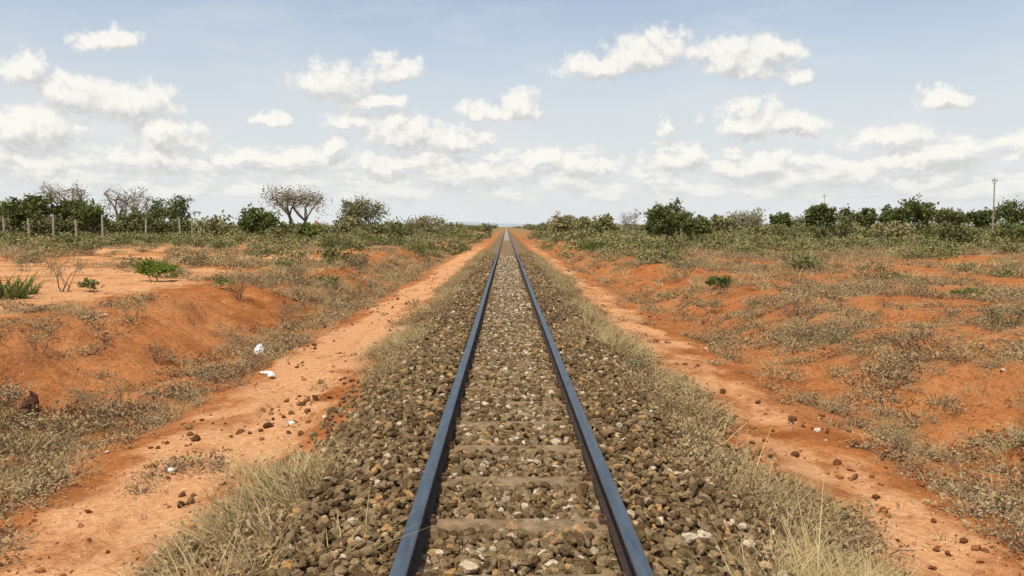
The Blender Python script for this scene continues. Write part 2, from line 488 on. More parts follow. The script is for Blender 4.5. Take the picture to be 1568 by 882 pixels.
# ------------------------------------------------------------ ground sheet
def build_ground():
    xs = [0.0]; x = 0.0
    while x < 4000:
        st = 0.055 if x < 3 else (0.06 if x < 9 else min(400, 0.06 + (x - 9) * 0.045))
        x += st; xs.append(x)
    xs = np.array(xs); xs = np.concatenate([-xs[:0:-1], xs])
    ys = list(np.arange(-8, 2, 0.4)); y = 2.0
    while y < 7000:
        ys.append(y); y += max(0.05, 0.008 * y)
    ys = np.array(ys)
    X, Y = np.meshgrid(xs, ys)
    Z = terrain(X, Y)
    ny, nx = X.shape
    v = np.stack([X.ravel(), Y.ravel(), Z.ravel()], 1)
    i = np.arange(nx * ny).reshape(ny, nx)
    f = np.stack([i[:-1, :-1].ravel(), i[:-1, 1:].ravel(), i[1:, 1:].ravel(), i[1:, :-1].ravel()], 1)
    ob = mesh_np('ground', v, f, M_ground, smooth=True)
    def at(n, arr):
        a = ob.data.attributes.new(n, 'FLOAT', 'POINT'); a.data.foreach_set('value', arr.ravel().astype(np.float32))
    n = fbm(X * 1.7, Y * 1.7, 201, 3)
    at('grass', grass_mask(X, Y)); at('path', path_mask(X, Y))
    at('ballast', 1 - sst(1.40, 1.85, np.abs(X) + n * 0.25))
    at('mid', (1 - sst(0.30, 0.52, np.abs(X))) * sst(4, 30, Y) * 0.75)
    at('far', sst(45, 140, Y + 0.2 * np.abs(X)) * sst(6.5, 10, np.abs(X)) + sst(150, 400, Y) * (1 - sst(6.5, 10, np.abs(X))) * sst(2.2, 3.5, np.abs(X)) * .7)
build_ground()

# ------------------------------------------------------------ instancing helper (geometry nodes)
def scatter(name, P, rot, scl, idx, coll):
    n = len(P)
    me = bpy.data.meshes.new(name)
    me.vertices.add(n); me.vertices.foreach_set('co', np.asarray(P, np.float32).ravel())
    a = me.attributes.new('rot', 'FLOAT_VECTOR', 'POINT'); a.data.foreach_set('vector', np.asarray(rot, np.float32).ravel())
    a = me.attributes.new('scl', 'FLOAT_VECTOR', 'POINT'); a.data.foreach_set('vector', np.asarray(scl, np.float32).ravel())
    a = me.attributes.new('idx', 'INT', 'POINT'); a.data.foreach_set('value', np.asarray(idx, np.int32))
    ob = bpy.data.objects.new(name, me); sc.collection.objects.link(ob)
    g = bpy.data.node_groups.new(name + '_gn', 'GeometryNodeTree')
    g.interface.new_socket('Geometry', in_out='INPUT', socket_type='NodeSocketGeometry')
    g.interface.new_socket('Geometry', in_out='OUTPUT', socket_type='NodeSocketGeometry')
    gi = g.nodes.new('NodeGroupInput'); go = g.nodes.new('NodeGroupOutput')
    ip = g.nodes.new('GeometryNodeInstanceOnPoints')
    ci = g.nodes.new('GeometryNodeCollectionInfo')
    ci.inputs['Collection'].default_value = coll
    ci.inputs['Separate Children'].default_value = True
    ci.inputs['Reset Children'].default_value = True
    def na(nm, t):
        q = g.nodes.new('GeometryNodeInputNamedAttribute'); q.data_type = t; q.inputs[0].default_value = nm
        return q.outputs[0]
    L = g.links.new
    L(gi.outputs[0], ip.inputs['Points']); L(ci.outputs[0], ip.inputs['Instance'])
    ip.inputs['Pick Instance'].default_value = True
    L(na('idx', 'INT'), ip.inputs['Instance Index'])
    L(na('rot', 'FLOAT_VECTOR'), ip.inputs['Rotation'])
    L(na('scl', 'FLOAT_VECTOR'), ip.inputs['Scale'])
    L(ip.outputs[0], go.inputs[0])
    md = ob.modifiers.new('scatter', 'NODES'); md.node_group = g
    print(name, n)
    return ob

def protos(name, obs):
    c = bpy.data.collections.new(name)
    for o in obs: c.objects.link(o)
    return c

import bmesh
def rock_proto(name, mat, sub, seed, cuts=11):
    r = random.Random(seed)
    bm = bmesh.new()
    bmesh.ops.create_icosphere(bm, subdivisions=sub, radius=0.5)
    planes = []
    for _ in range(cuts):
        n = Vector((r.gauss(0, 1), r.gauss(0, 1), r.gauss(0, 1))).normalized()
        planes.append((n, r.uniform(0.25, 0.38)))
    s = Vector((r.uniform(.9, 1.3), r.uniform(.8, 1.1), r.uniform(.6, .95)))
    for v in bm.verts:
        for n, d in planes:
            k = v.co.dot(n) - d
            if k > 0: v.co -= n * k
        v.co += Vector((r.uniform(-1, 1), r.uniform(-1, 1), r.uniform(-1, 1))) * 0.02
        v.co.x *= s.x; v.co.y *= s.y; v.co.z *= s.z
    me = bpy.data.meshes.new(name); bm.to_mesh(me); bm.free()
    me.materials.append(mat)
    return bpy.data.objects.new(name, me)

NR = 8
C_bal = protos('ballast_stones', [rock_proto('stone', M_ballast, 2, i) for i in range(NR)])
C_balp = protos('ballast_stones_pale', [rock_proto('pale_stone', M_ballast_pale, 2, 20 + i) for i in range(NR)])
C_clod = protos('soil_clods', [rock_proto('clod', M_clod, 2, 40 + i, 6) for i in range(NR)])
C_clodd = protos('dark_soil_clods', [rock_proto('dark_clod', M_clodd, 2, 60 + i, 6) for i in range(NR)])

def rock_scatter(name, x, y, size, coll, sink=0.25, zoff=0.0):
    n = len(x)
    z = terrain(x, y) + size * (0.5 - sink) * 0.7 + zoff
    P = np.stack([x, y, z], 1)
    rot = RS.uniform(-0.7, 0.7, (n, 3)); rot[:, 2] = RS.uniform(0, 6.28, n)
    scl = size[:, None] * RS.uniform(0.8, 1.3, (n, 3))
    scatter(name, P, rot, scl, RS.randint(0, NR, n), coll)

RAILX = 0.553
SLEEP = [2.13 + 0.765 * k for k in range(-4, 126)]
def near_sleeper(y):
    return np.abs(((y - SLEEP[0] + 0.3825) % 0.765) - 0.3825)

def ylog(n, a, b, p=1.0):
    u = RS.rand(n)
    if p == 1.0: return a * (b / a) ** u
    q = 1 - p
    return (a ** q + u * (b ** q - a ** q)) ** (1 / q)

def ballast():
    n = 84000
    y = np.concatenate([RS.uniform(2.8, 13, n // 2), ylog(n // 2, 13, 48, 0.9)])
    x = RS.uniform(-2.1, 2.1, n)
    size = RS.uniform(0.034, 0.078, n) * np.where(RS.rand(n) < 0.08, 1.3, 1.0)
    size = size * (1 + 0.35 * sst(12, 45, y))
    ax = np.abs(x)
    edge = 1.48 + verge_edge(y, (x < 0) * 1.0)
    keep = RS.rand(n) < (1 - 0.92 * sst(edge - 0.35, edge + 0.3, ax))
    keep &= ~((np.abs(ax - RAILX) < 0.085))
    cov = 0.80 - 0.5 * sst(5, 13, y) + 0.35 * fbm(x * 3, y * 3, 611, 2)
    keep &= ~((ax < 0.48) & (near_sleeper(y) < 0.105) & (RS.rand(n) < cov))
    keep &= ~((ax < 0.64) & (ax > 0.45) & (size > 0.055))
    x, y, size, ax = x[keep], y[keep], size[keep], ax[keep]
    pale = RS.rand(len(x)) < (1 - sst(0.28, 0.6, ax)) * (0.18 + 0.55 * sst(5, 25, y)) + 0.012
    lay = np.where(ax > 0.62, RS.uniform(-0.01, 0.055, len(x)), RS.uniform(-.005, .02, len(x)))
    lay = lay * (1 - 0.8 * sst(1.3, 1.6, ax))
    lay += 0.02 * (ax > .62) * (1 - sst(1.1, 1.4, ax)) + 0.012 * (ax < .45)
    for nm, k, c in (('ballast_gravel', ~pale, C_bal), ('pale_ballast_gravel', pale, C_balp)):
        rock_scatter(nm, x[k], y[k], size[k], c, 0.25, lay[k])
ballast()

def clods():
    n = 26000
    y = ylog(n, 3, 40, 1.4)
    x = RS.uniform(-12, 12, n) * RS.rand(n) ** 0.5
    ax = np.abs(x)
    cl = fbm(x * 1.3, y * 1.0, 301, 3)
    pr = 0.14 + 0.8 * sst(0.12, 0.5, cl)
    pr = pr * (sst(1.9, 2.2, ax)) + 0.6 * np.exp(-((ax - 2.30) / 0.2) ** 2)
    k = RS.rand(n) < pr * 0.85
    x, y = x[k], y[k]
    size = 0.014 + 0.065 * RS.rand(len(x)) ** 3.8
    rock_scatter('soil_clods_and_stones', x, y, size, C_clod, 0.25)
    # heaps of bigger crumbling clods on the path margins
    n = 2000
    y = ylog(n, 3.2, 40, 1.1)
    left = RS.rand(n) < .6
    x = np.where(left, -2.2 - 1.7 * RS.rand(n) ** 1.6, 2.2 + 1.6 * RS.rand(n))
    k = fbm(x * 1.1, y * 0.8, 321, 3) > 0.26
    x, y = x[k], y[k]
    rock_scatter('dark_soil_clods', x, y, 0.025 + 0.09 * RS.rand(len(x)) ** 2.4, C_clodd, 0.25)
clods()

# ------------------------------------------------------------ grass / scrub prototypes
def blades(name, mat, nb, h, spread, lean, w, seed, segs=3, droop=0.5):
    r = np.random.RandomState(seed)
    V = []; Fc = []
    for b in range(nb):
        a = r.uniform(0, 6.283); rr = spread * math.sqrt(r.rand())
        bx, by = rr * math.cos(a), rr * math.sin(a)
        la = a + r.normal(0, 1.0); le = lean * r.uniform(0.2, 1.3)
        hh = h * r.uniform(0.35, 1.15); ww = w * r.uniform(0.6, 1.3)
        fa = r.uniform(0, 6.283); sx, sy = math.cos(fa) * ww / 2, math.sin(fa) * ww / 2
        o = len(V)
        for s in range(segs + 1):
            t = s / segs
            out = le * hh * t + droop * le * hh * t * t
            px = bx + math.cos(la) * out; py = by + math.sin(la) * out
            pz = hh * (t - 0.35 * droop * t * t) - 0.01
            k = 1 - 0.85 * t
            V.append((px - sx * k, py - sy * k, pz)); V.append((px + sx * k, py + sy * k, pz))
        for s in range(segs):
            Fc.append((o + 2 * s, o + 2 * s + 1, o + 2 * s + 3, o + 2 * s + 2))
    return mesh_np(name, V, Fc, mat, link=False)

def leafcloud(name, mat, nl, rx, rz, ls, seed, twigs=8, clumps=9):
    r = np.random.RandomState(seed)
    m = MB()
    cen = []
    for c in range(clumps):
        a = r.uniform(0, 6.283); q = rx * math.sqrt(r.rand()) * 0.85
        zz = rz * r.uniform(0.25, 0.95) * (1 - 0.45 * (q / rx) ** 2)
        cen.append((q * math.cos(a), q * math.sin(a), zz))
    for c in cen[:twigs]:
        m.tube([(c[0] * .1, c[1] * .1, -.02), (c[0] * .5 + r.normal(0, .03), c[1] * .5, c[2] * .6), c], [0.014 * rx * 2, 0.010 * rx * 2, 0.004 * rx * 2], 4, 1)
    for i in range(nl):
        c = cen[r.randint(len(cen))]
        s = rx * 0.24
        p = Vector((c[0] + r.normal(0, s), c[1] + r.normal(0, s), max(0.01, c[2] + r.normal(0, s * 0.7 * rz / rx * 1.3))))
        n = Vector((r.normal(0, 1), r.normal(0, 1), r.normal(0.4, 1))).normalized()
        u = n.orthogonal().normalized(); u = Matrix.Rotation(r.uniform(0, 6.28), 3, n) @ u; w = n.cross(u)
        l = ls * r.uniform(0.6, 1.4)
        m.add([p - u * l, p + w * l * .45, p + u * l, p - w * l * .45], [(0, 1, 2, 3)], 0)
    return m.obj(name, [mat, M_twig], link=False)

C_grass = protos('dry_grass_tufts', [blades('tuft', M_dry, 48, 0.16 + 0.035 * (i % 3), 0.15, 0.95, 0.0065, i, 2) for i in range(6)])
C_mat = protos('dry_scrub_mats', [leafcloud('mat', M_scrubdry, 150, 0.26, 0.12, 0.017, 50 + i, 8, 14) for i in range(5)])
C_fgrass = protos('coarse_grass_tufts', [blades('ctuft', M_dry, 50, 0.28, 0.45, 0.7, 0.025, 80 + i, 2) for i in range(5)])
C_fmat = protos('low_scrub', [leafcloud('scrub', M_farbush, 200, 0.55, 0.40, 0.065, 90 + i, 6, 12) for i in range(6)])
C_bush = protos('savanna_bushes', [leafcloud('bush', M_farbush, 500, 1.5, 1.7, 0.18, 120 + i, 8, 22) for i in range(6)])

def veg_scatter(name, x, y, s, coll, nproto, tilt=0.15, flat=1.0, sink=0.0):
    n = len(x)
    P = np.stack([x, y, terrain(x, y) - sink], 1)
    rot = RS.normal(0, tilt, (n, 3)); rot[:, 2] = RS.uniform(0, 6.28, n)
    scl = np.stack([s * RS.uniform(.85, 1.2, n), s * RS.uniform(.85, 1.2, n), s * RS.uniform(.6, 1.25, n) * flat], 1)
    scatter(name, P, rot, scl, RS.randint(0, nproto, n), coll)

def veg():
    n = 9500
    y = ylog(n, 2.8, 60, 0.8)
    sg = np.where(RS.rand(n) < 0.5, -1, 1)
    x = sg * (1.76 + verge_edge(y, (sg < 0) * 1.0) + RS.normal(0, 0.25, n))
    cl = fbm(x * 0.9, y * 0.9, 171, 3)
    k = RS.rand(n) < 0.38 + 1.7 * cl
    x, y = x[k], y[k]
    h = len(x)
    t = RS.rand(h) < 0.55 + 0.8 * fbm(x * .5, y * .4, 181, 2)
    veg_scatter('verge_grass', x[t], y[t], RS.uniform(0.5, 1.35, t.sum()), C_grass, 6)
    veg_scatter('verge_scrub', x[~t], y[~t], RS.uniform(0.5, 1.15, (~t).sum()), C_mat, 5)
    n = 80000
    y = ylog(n, 3.0, 55, 0.9)
    x = RS.uniform(-1, 1, n) * (6.5 + y * 0.70)
    g = grass_mask(x, y)
    k = (RS.rand(n) < g ** 1.4 * 0.62) & (np.abs(x) > 2.0)
    x, y = x[k], y[k]
    t = RS.rand(len(x)) < 0.42
    dens = 1 + y / 32
    veg_scatter('dry_grass', x[t], y[t], RS.uniform(0.35, 0.95, t.sum()) * dens[t], C_grass, 6)
    veg_scatter('dry_scrub', x[~t], y[~t], RS.uniform(0.45, 1.05, (~t).sum()) * dens[~t], C_mat, 5)
    n = 20000
    y = ylog(n, 24, 160, 0.6)
    x = RS.uniform(-1, 1, n) * (8 + y * 0.72)
    g = grass_mask(x, y)
    k = (RS.rand(n) < g * 0.75) & (np.abs(x) > 2.4) & ((np.abs(x) > 5) | (y > 50))
    x, y = x[k], y[k]
    gp = sst(34, 75, y) * np.where(x > 0, 0.75, 0.4) + 0.06
    t = RS.rand(len(x)) < gp * sst(3, 7, np.abs(x))
    veg_scatter('savanna_grass', x[~t], y[~t], RS.uniform(0.5, 1.1, (~t).sum()), C_fgrass, 5)
    veg_scatter('low_green_scrub', x[t], y[t], RS.uniform(0.5, 1.4, t.sum()) * (0.75 + y[t] / 110), C_fmat, 6)
    n = 4600
    y = ylog(n, 62, 900, 0.9)
    x = RS.uniform(-1, 1, n) * (10 + y * 0.75)
    cl = fbm(x * 0.03, y * 0.02, 501, 3)
    ax = np.abs(x)
    pr = sst(60, 130, y) * (0.20 + 0.9 * sst(-0.1, 0.3, cl)) * sst(6, 12, ax) * np.where(x < -30, sst(100, 150, y), 1)
    k = RS.rand(n) < pr
    x, y = x[k], y[k]
    veg_scatter('distant_bushes', x, y, RS.uniform(0.3, 1.0, len(x)) * (1 + y / 600), C_bush, 6, 0.1)
veg()

# ------------------------------------------------------------ track
def mat_rail():
    m, nt = new_mat('rail_steel')
    B = NB(nt)
    geo = B.n('ShaderNodeNewGeometry')
    p = B.vmath('MULTIPLY', geo.outputs['Position'], (1, 0.12, 1))
    n = B.noise(p, 25, 5, 0.6)
    sep = B.n('ShaderNodeSeparateXYZ'); B.set(sep.inputs[0], geo.outputs['Position'])
    steel = B.ramp(n, [(0.3, (0.055, 0.075, 0.098)), (0.7, (0.11, 0.134, 0.16))])
    rust_shade = B.ramp(B.noise(geo.outputs['Position'], 30, 6, 0.65), [(0.3, (0.022, 0.016, 0.012)), (0.7, (0.065, 0.038, 0.022))])  # rust colour, darkened to paint in the shade on the rail sides
    top = B.mapr(sep.outputs[2], -0.012, -0.003)
    col = B.mix(top, rust_shade, steel)
    rough = B.mapr(top, 0, 1, 0.85, 0.46, False)
    met = B.math('MULTIPLY', top, 0.4)
    B.out(B.principled(col, rough, met, B.bump(n, 0.1, 0.004), 0.3))
    return m
M_rail = mat_rail()
M_sleeper = mat_simple('rusty_sleeper', (0.13, 0.083, 0.042), (0.29, 0.195, 0.105), 9, 0.9, 0.0, 0.6, 0.01)
M_clip = mat_simple('rusty_clip', (0.06, 0.035, 0.02), (0.15, 0.08, 0.045), 30)

def build_track():
    root = bpy.data.objects.new('railway_track', None); sc.collection.objects.link(root)
    prof = [(0.028, 0.0), (0.036, -0.003), (0.040, -0.011), (0.040, -0.032), (0.030, -0.038), (0.009, -0.046), (0.0075, -0.095),
            (0.014, -0.108), (0.055, -0.118), (0.056, -0.127)]
    loop = [(a, z) for a, z in prof] + [(-a, z) for a, z in prof[::-1]]
    for sgn, nm in ((-1, 'left_rail'), (1, 'right_rail')):
        ys = list(np.arange(-6, 60, 1.5)) + list(np.arange(60, 1500, 20))
        V = []; Fc = []
        n = len(loop)
        for y in ys:
            jx = 0.005 * math.sin(y * 0.23 + sgn) + 0.003 * math.sin(y * 0.61)
            for a, z in loop: V.append((sgn * RAILX + a + jx, y, z))
        for i in range(len(ys) - 1):
            for k in range(n):
                Fc.append((i * n + k, (i + 1) * n + k, (i + 1) * n + (k + 1) % n, i * n + (k + 1) % n))
        o = mesh_np(nm, V, Fc, M_rail, smooth=False); o.parent = root
        bm = bmesh.new(); bm.from_mesh(o.data); bmesh.ops.recalc_face_normals(bm, faces=bm.faces); bm.to_mesh(o.data); bm.free()
    m = MB(); r = random.Random(3)
    for y in SLEEP:
        yy = y + r.uniform(-.02, .02); rz = r.uniform(-.012, .012)
        top = -0.130 + r.uniform(-0.003, 0.0)
        L = 0.93; w1, w2 = 0.085, 0.12
        vs = []
        segs = [-L, -L + .06, -.55, -.3, 0, .3, .55, L - .06, L]
        for i, x in enumerate(segs):
            d = -0.05 if i in (0, len(segs) - 1) else 0.0
            out_ = -0.02 if abs(x) > .6 else 0
            for (b, z) in ((-w2, -.1), (-w1 - .008, -.006), (-w1 + .008, 0), (w1 - .008, 0), (w1 + .008, -.006), (w2, -.1)):
                vs.append((x * math.cos(rz) - b * math.sin(rz), yy + b + x * math.sin(rz), top + z + d + out_))
        fs = []
        for i in range(len(segs) - 1):
            for k in range(5):
                fs.append((i * 6 + k, (i + 1) * 6 + k, (i + 1) * 6 + k + 1, i * 6 + k + 1))
        m.add(vs, fs)
    o = m.obj('sleepers', [M_sleeper]); o.parent = root
    m = MB()
    for y in SLEEP[:60]:
        for s in (-1, 1):
            for t in (-1, 1):
                x = s * RAILX + t * 0.066
                m.box((x, y, -0.116), (0.045, 0.075, 0.022), 0)
                m.tube([(x + t * .008, y, -0.105), (x + t * .008, y, -0.085)], [0.014, 0.013], 6)
    o = m.obj('rail_clips', [M_clip]); o.parent = root
    m = MB()
    for y in (13.2, 25.4, 37.6):
        for s in (-1, 1):
            for t in (-1, 1):
                x = s * RAILX + t * 0.018
                m.box((x, y, -0.072), (0.018, 0.46, 0.055), 0)
                for b in (-.16, -.055, .055, .16):
                    m.tube([(x + t * .009, y + b, -0.072), (x + t * .03, y + b, -0.072)], [0.014, 0.012], 6)
    o = m.obj('fish_plates', [M_clip]); o.parent = root
build_track()

# ------------------------------------------------------------ trees
def make_tree(name, x, y, H, W, nleaf=2500, leaf=0.13, mat=None, bark=None, trunks=2, base=0.25, flat=0.5, seed=0,
              twiglen=0.12, clump=0.055, limbs=7, trad=None, z0=None):
    """crown = ellipsoid between base*H and H; tapered trunk, limbs, branches, twigs and leaf clumps"""
    r = random.Random(seed); nr = np.random.RandomState(seed)
    m = MB()
    mat = mat or M_tree; bark = bark or M_bark
    tr = trad or H * 0.028
    zc = H * (1 + base) / 2; rz = H * (1 - base) / 2; rx = W / 2
    def curve(a, b, sag, n=4):
        a = Vector(a); b = Vector(b); pts = []
        off = Vector((r.gauss(0, 1), r.gauss(0, 1), r.gauss(0, .5))) * (b - a).length * sag
        for i in range(n + 1):
            t = i / n
            p = a.lerp(b, t) + off * math.sin(math.pi * t)
            p.z += (b - a).length * 0.10 * math.sin(math.pi * t)
            pts.append(p)
        return pts
    tips = []
    for ti in range(trunks):
        a0 = 6.283 * ti / trunks + r.uniform(-.4, .4)
        sp = 0.0 if trunks == 1 else rx * 0.22
        b0 = Vector((math.cos(a0) * sp * .15, math.sin(a0) * sp * .15, -0.15))
        fork = Vector((math.cos(a0) * sp + r.uniform(-.1, .1), math.sin(a0) * sp + r.uniform(-.1, .1), H * max(base, .12) * r.uniform(.8, 1.15)))
        pts = curve(b0, fork, 0.06)
        m.tube(pts, [tr * (1.35 - .5 * i / 4) for i in range(5)], 7, 1)
        nl = max(2, limbs // trunks)
        for li in range(nl):
            a = a0 + 6.283 * li / nl * (1 if trunks == 1 else .62) + r.uniform(-.4, .4) - (0 if trunks == 1 else 1.0)
            q = rx * r.uniform(.35, .8)
            hz = zc + rz * r.uniform(-.15, .55) * (1 - flat * .5) + rz * flat * .25
            e = Vector((math.cos(a) * q, math.sin(a) * q, hz))
            pl = curve(fork, e, 0.10)
            m.tube(pl, [tr * .62, tr * .5, tr * .4, tr * .32, tr * .24], 5, 1)
            for bi in range(6):
                st = pl[r.choice([2, 3, 3, 4, 4])]
                aa = a + r.gauss(0, .9); qq = rx * r.uniform(.35, 1.0) * r.uniform(.85, 1.0)
                k = math.sqrt(max(0, 1 - (qq / rx) ** 2))
                up = r.uniform(-.35, 1.0) if r.random() < .75 else r.uniform(-.9, .3)
                e2 = Vector((math.cos(aa) * qq, math.sin(aa) * qq, zc + rz * k * up * r.uniform(.85, 1.08) + rz * flat * .3 * (qq / rx)))
                e2.z = min(e2.z, H)
                pb = curve(st, e2, 0.10, 3)
                m.tube(pb, [tr * .24, tr * .18, tr * .12, tr * .07], 4, 1)
                tips.append(e2); tips.append(pb[2])
                for wi in range(4):
                    st2 = pb[r.choice([1, 2, 3])]
                    dd = Vector((r.gauss(0, 1), r.gauss(0, 1), r.gauss(.25, .8))).normalized() * W * twiglen * r.uniform(.5, 1.2)
                    m.tube([st2, st2 + dd * .5 + Vector((0, 0, .03)), st2 + dd], [tr * .10, tr * .07, tr * .035], 3, 1)
                    tips.append(st2 + dd)
    if nleaf:
        T = np.array([list(t) for t in tips])
        w = nr.rand(len(T)) ** 1.5; w /= w.sum()
        idx = nr.choice(len(T), nleaf, p=w)
        C = T[idx] + nr.normal(0, 1, (nleaf, 3)) * np.array([W * clump, W * clump, min(W * clump, H * .08) * .7])
        C[:, 2] = np.maximum(C[:, 2], 0.05)
        N = nr.normal(0, 1, (nleaf, 3)); N[:, 2] += .4; N /= np.linalg.norm(N, axis=1)[:, None]
        U = np.cross(N, nr.normal(0, 1, (nleaf, 3))); U /= np.linalg.norm(U, axis=1)[:, None]
        Wv = np.cross(N, U)
        l = leaf * nr.uniform(.6, 1.4, nleaf)[:, None]
        q = np.stack([C - U * l, C + Wv * l * .6, C + U * l, C - Wv * l * .6], 1).reshape(-1, 3)
        o = len(m.v)
        m.v += [tuple(p) for p in q]
        m.f += [(o + 4 * i, o + 4 * i + 1, o + 4 * i + 2, o + 4 * i + 3) for i in range(nleaf)]
        m.m += [0] * nleaf
    z = ground_z(x, y) if z0 is None else z0
    return m.obj(name, [mat, bark], loc=(x, y, z))

def tree_px(name, px0, px1, ytop, D, **k):
    xc = (px0 + px1) / 2
    x = CAMX + (xc - 775) / F * D
    W = (px1 - px0) / F * D
    z = ground_z(x, D)
    H = CAMZ + (347 - ytop) / F * D - z
    return make_tree(name, x, D, H, W, **k)

sd0 = 1000
def T(name, a, b, t, D, **k):
    global sd0
    sd0 += 1
    k.setdefault('seed', sd0)
    tree_px(name, a, b, t, D, **k)

# left group
T('acacia_tree', -30, 55, 303, 96, nleaf=3900, leaf=.18, base=.10, flat=.2, trunks=3)
T('acacia_tree', 15, 92, 299, 90, nleaf=4400, leaf=.18, base=.10, flat=.2, trunks=3)
T('acacia_tree', 80, 160, 308, 94, nleaf=3800, leaf=.17, base=.10, flat=.2, trunks=3)
T('acacia_tree', 120, 172, 314, 84, nleaf=2200, leaf=.16, base=.08, flat=.2, trunks=2)
T('bare_tree', 58, 150, 272, 110, nleaf=120, leaf=.1, mat=M_thin, bark=M_palebark, base=.3, flat=.2, trunks=1, limbs=10, trad=.26)
T('bare_tree', 158, 238, 282, 100, nleaf=450, leaf=.1, mat=M_thin, bark=M_palebark, base=.2, flat=.2, trunks=2, limbs=10, trad=.26)
T('acacia_tree', 225, 300, 299, 98, nleaf=3300, leaf=.14, base=.05, flat=.1, trunks=3)
T('acacia_tree', 178, 232, 322, 92, nleaf=1600, leaf=.15, base=.1, flat=.2, trunks=2, mat=M_farbush)
for a_, b_, t_, d_ in ((-30, 40, 326, 88), (40, 100, 328, 86), (95, 155, 330, 88), (150, 200, 333, 90), (200, 260, 331, 92), (250, 305, 334, 94)):
    T('shrub', a_, b_, t_, d_, nleaf=1600, leaf=.16, base=.03, flat=.0, trunks=3, mat=M_farbush)
T('shrub', 365, 430, 318, 80, nleaf=2400, leaf=.16, base=.03, flat=.0, trunks=3)
T('shrub', 372, 400, 312, 82, nleaf=700, base=.1, flat=.0, trunks=1)
T('umbrella_thorn_tree', 403, 512, 293, 92, nleaf=1900, leaf=.10, mat=M_thin, bark=M_bark, base=.45, flat=1.2, trunks=2, limbs=10, trad=.20)
T('umbrella_thorn_tree', 518, 598, 302, 98, nleaf=3300, leaf=.12, mat=M_farbush, bark=M_palebark, base=.15, flat=.3, trunks=2, limbs=8)
T('shrub', 512, 560, 330, 90, nleaf=1500, leaf=.16, base=.03, flat=.0, trunks=3, mat=M_farbush)
T('bare_tree', 625, 692, 331, 120, nleaf=1300, leaf=.14, mat=M_thin, bark=M_palebark, base=.15, flat=.5, trunks=2)
T('shrub', 452, 500, 345, 82, nleaf=1300, leaf=.16, base=.03, flat=.0, trunks=3, mat=M_green)
T('shrub', 420, 470, 340, 86, nleaf=1200, leaf=.16, base=.03, flat=.0, trunks=3, mat=M_farbush)
T('shrub', 300, 350, 336, 110, nleaf=900, leaf=.16, base=.03, flat=.0, trunks=3, mat=M_farbush)
T('shrub', 560, 620, 341, 95, nleaf=1100, leaf=.16, base=.03, flat=.0, trunks=3, mat=M_farbush)
# right group
T('shrub', 835, 895, 329, 130, nleaf=1900, leaf=.2, base=.03, flat=.0, trunks=3, mat=M_farbush)
T('shrub', 880, 945, 331, 115, nleaf=1900, leaf=.2, base=.03, flat=.0, trunks=3, mat=M_farbush)
T('bare_tree', 945, 985, 320, 110, nleaf=250, leaf=.1, mat=M_thin, bark=M_palebark, base=.2, flat=.3, trunks=2)
T('acacia_tree', 985, 1055, 307, 74, nleaf=4200, leaf=.14, base=.02, flat=-.2, trunks=3)
T('shrub', 1040, 1088, 330, 72, nleaf=2000, leaf=.14, base=.03, flat=.0, trunks=3)
T('shrub', 1085, 1130, 328, 110, nleaf=1500, leaf=.18, base=.03, flat=.0, trunks=3, mat=M_farbush)
T('bare_tree', 1110, 1180, 322, 120, nleaf=1900, leaf=.14, mat=M_thin, bark=M_palebark, base=.1, flat=.1, trunks=3)
T('acacia_tree', 1178, 1212, 321, 120, nleaf=1900, leaf=.2, base=.03, flat=.0, trunks=2)
T('acacia_tree', 1208, 1236, 326, 125, nleaf=900, leaf=.14, base=.03, flat=.0, trunks=2, mat=M_thin)
T('acacia_tree', 1228, 1284, 312, 125, nleaf=3600, leaf=.22, base=.03, flat=.0, trunks=3)
T('acacia_tree', 1280, 1345, 319, 160, nleaf=2800, leaf=.26, base=.05, flat=.0, trunks=3, mat=M_farbush)
T('acacia_tree', 1315, 1345, 317, 150, nleaf=1200, leaf=.24, base=.05, flat=.0, trunks=2)
T('acacia_tree', 1345, 1390, 316, 150, nleaf=2000, leaf=.26, base=.05, flat=.1, trunks=3)
T('acacia_tree', 1360, 1430, 307, 140, nleaf=3900, leaf=.26, base=.05, flat=.1, trunks=3)
T('acacia_tree', 1420, 1490, 318, 170, nleaf=2800, leaf=.26, base=.05, flat=.2, trunks=3, mat=M_farbush)
T('acacia_tree', 1480, 1522, 318, 150, nleaf=2000, leaf=.24, base=.05, flat=.1, trunks=3)
T('acacia_tree', 1525, 1600, 309, 130, nleaf=3800, leaf=.2, base=.05, flat=.1, trunks=3)
T('shrub', 1440, 1500, 343, 55, nleaf=1700, leaf=.10, mat=M_farbush, base=.03, flat=.0, trunks=3)
T('shrub', 1330, 1400, 341, 80, nleaf=1700, leaf=.13, mat=M_farbush, base=.03, flat=.0, trunks=3)
T('shrub', 1240, 1310, 343, 75, nleaf=1700, leaf=.12, mat=M_farbush, base=.03, flat=.0, trunks=3)
T('shrub', 1150, 1210, 343, 85, nleaf=1700, leaf=.13, mat=M_farbush, base=.03, flat=.0, trunks=3)
T('shrub', 1520, 1590, 341, 66, nleaf=1700, leaf=.11, mat=M_green, base=.03, flat=.0, trunks=3)

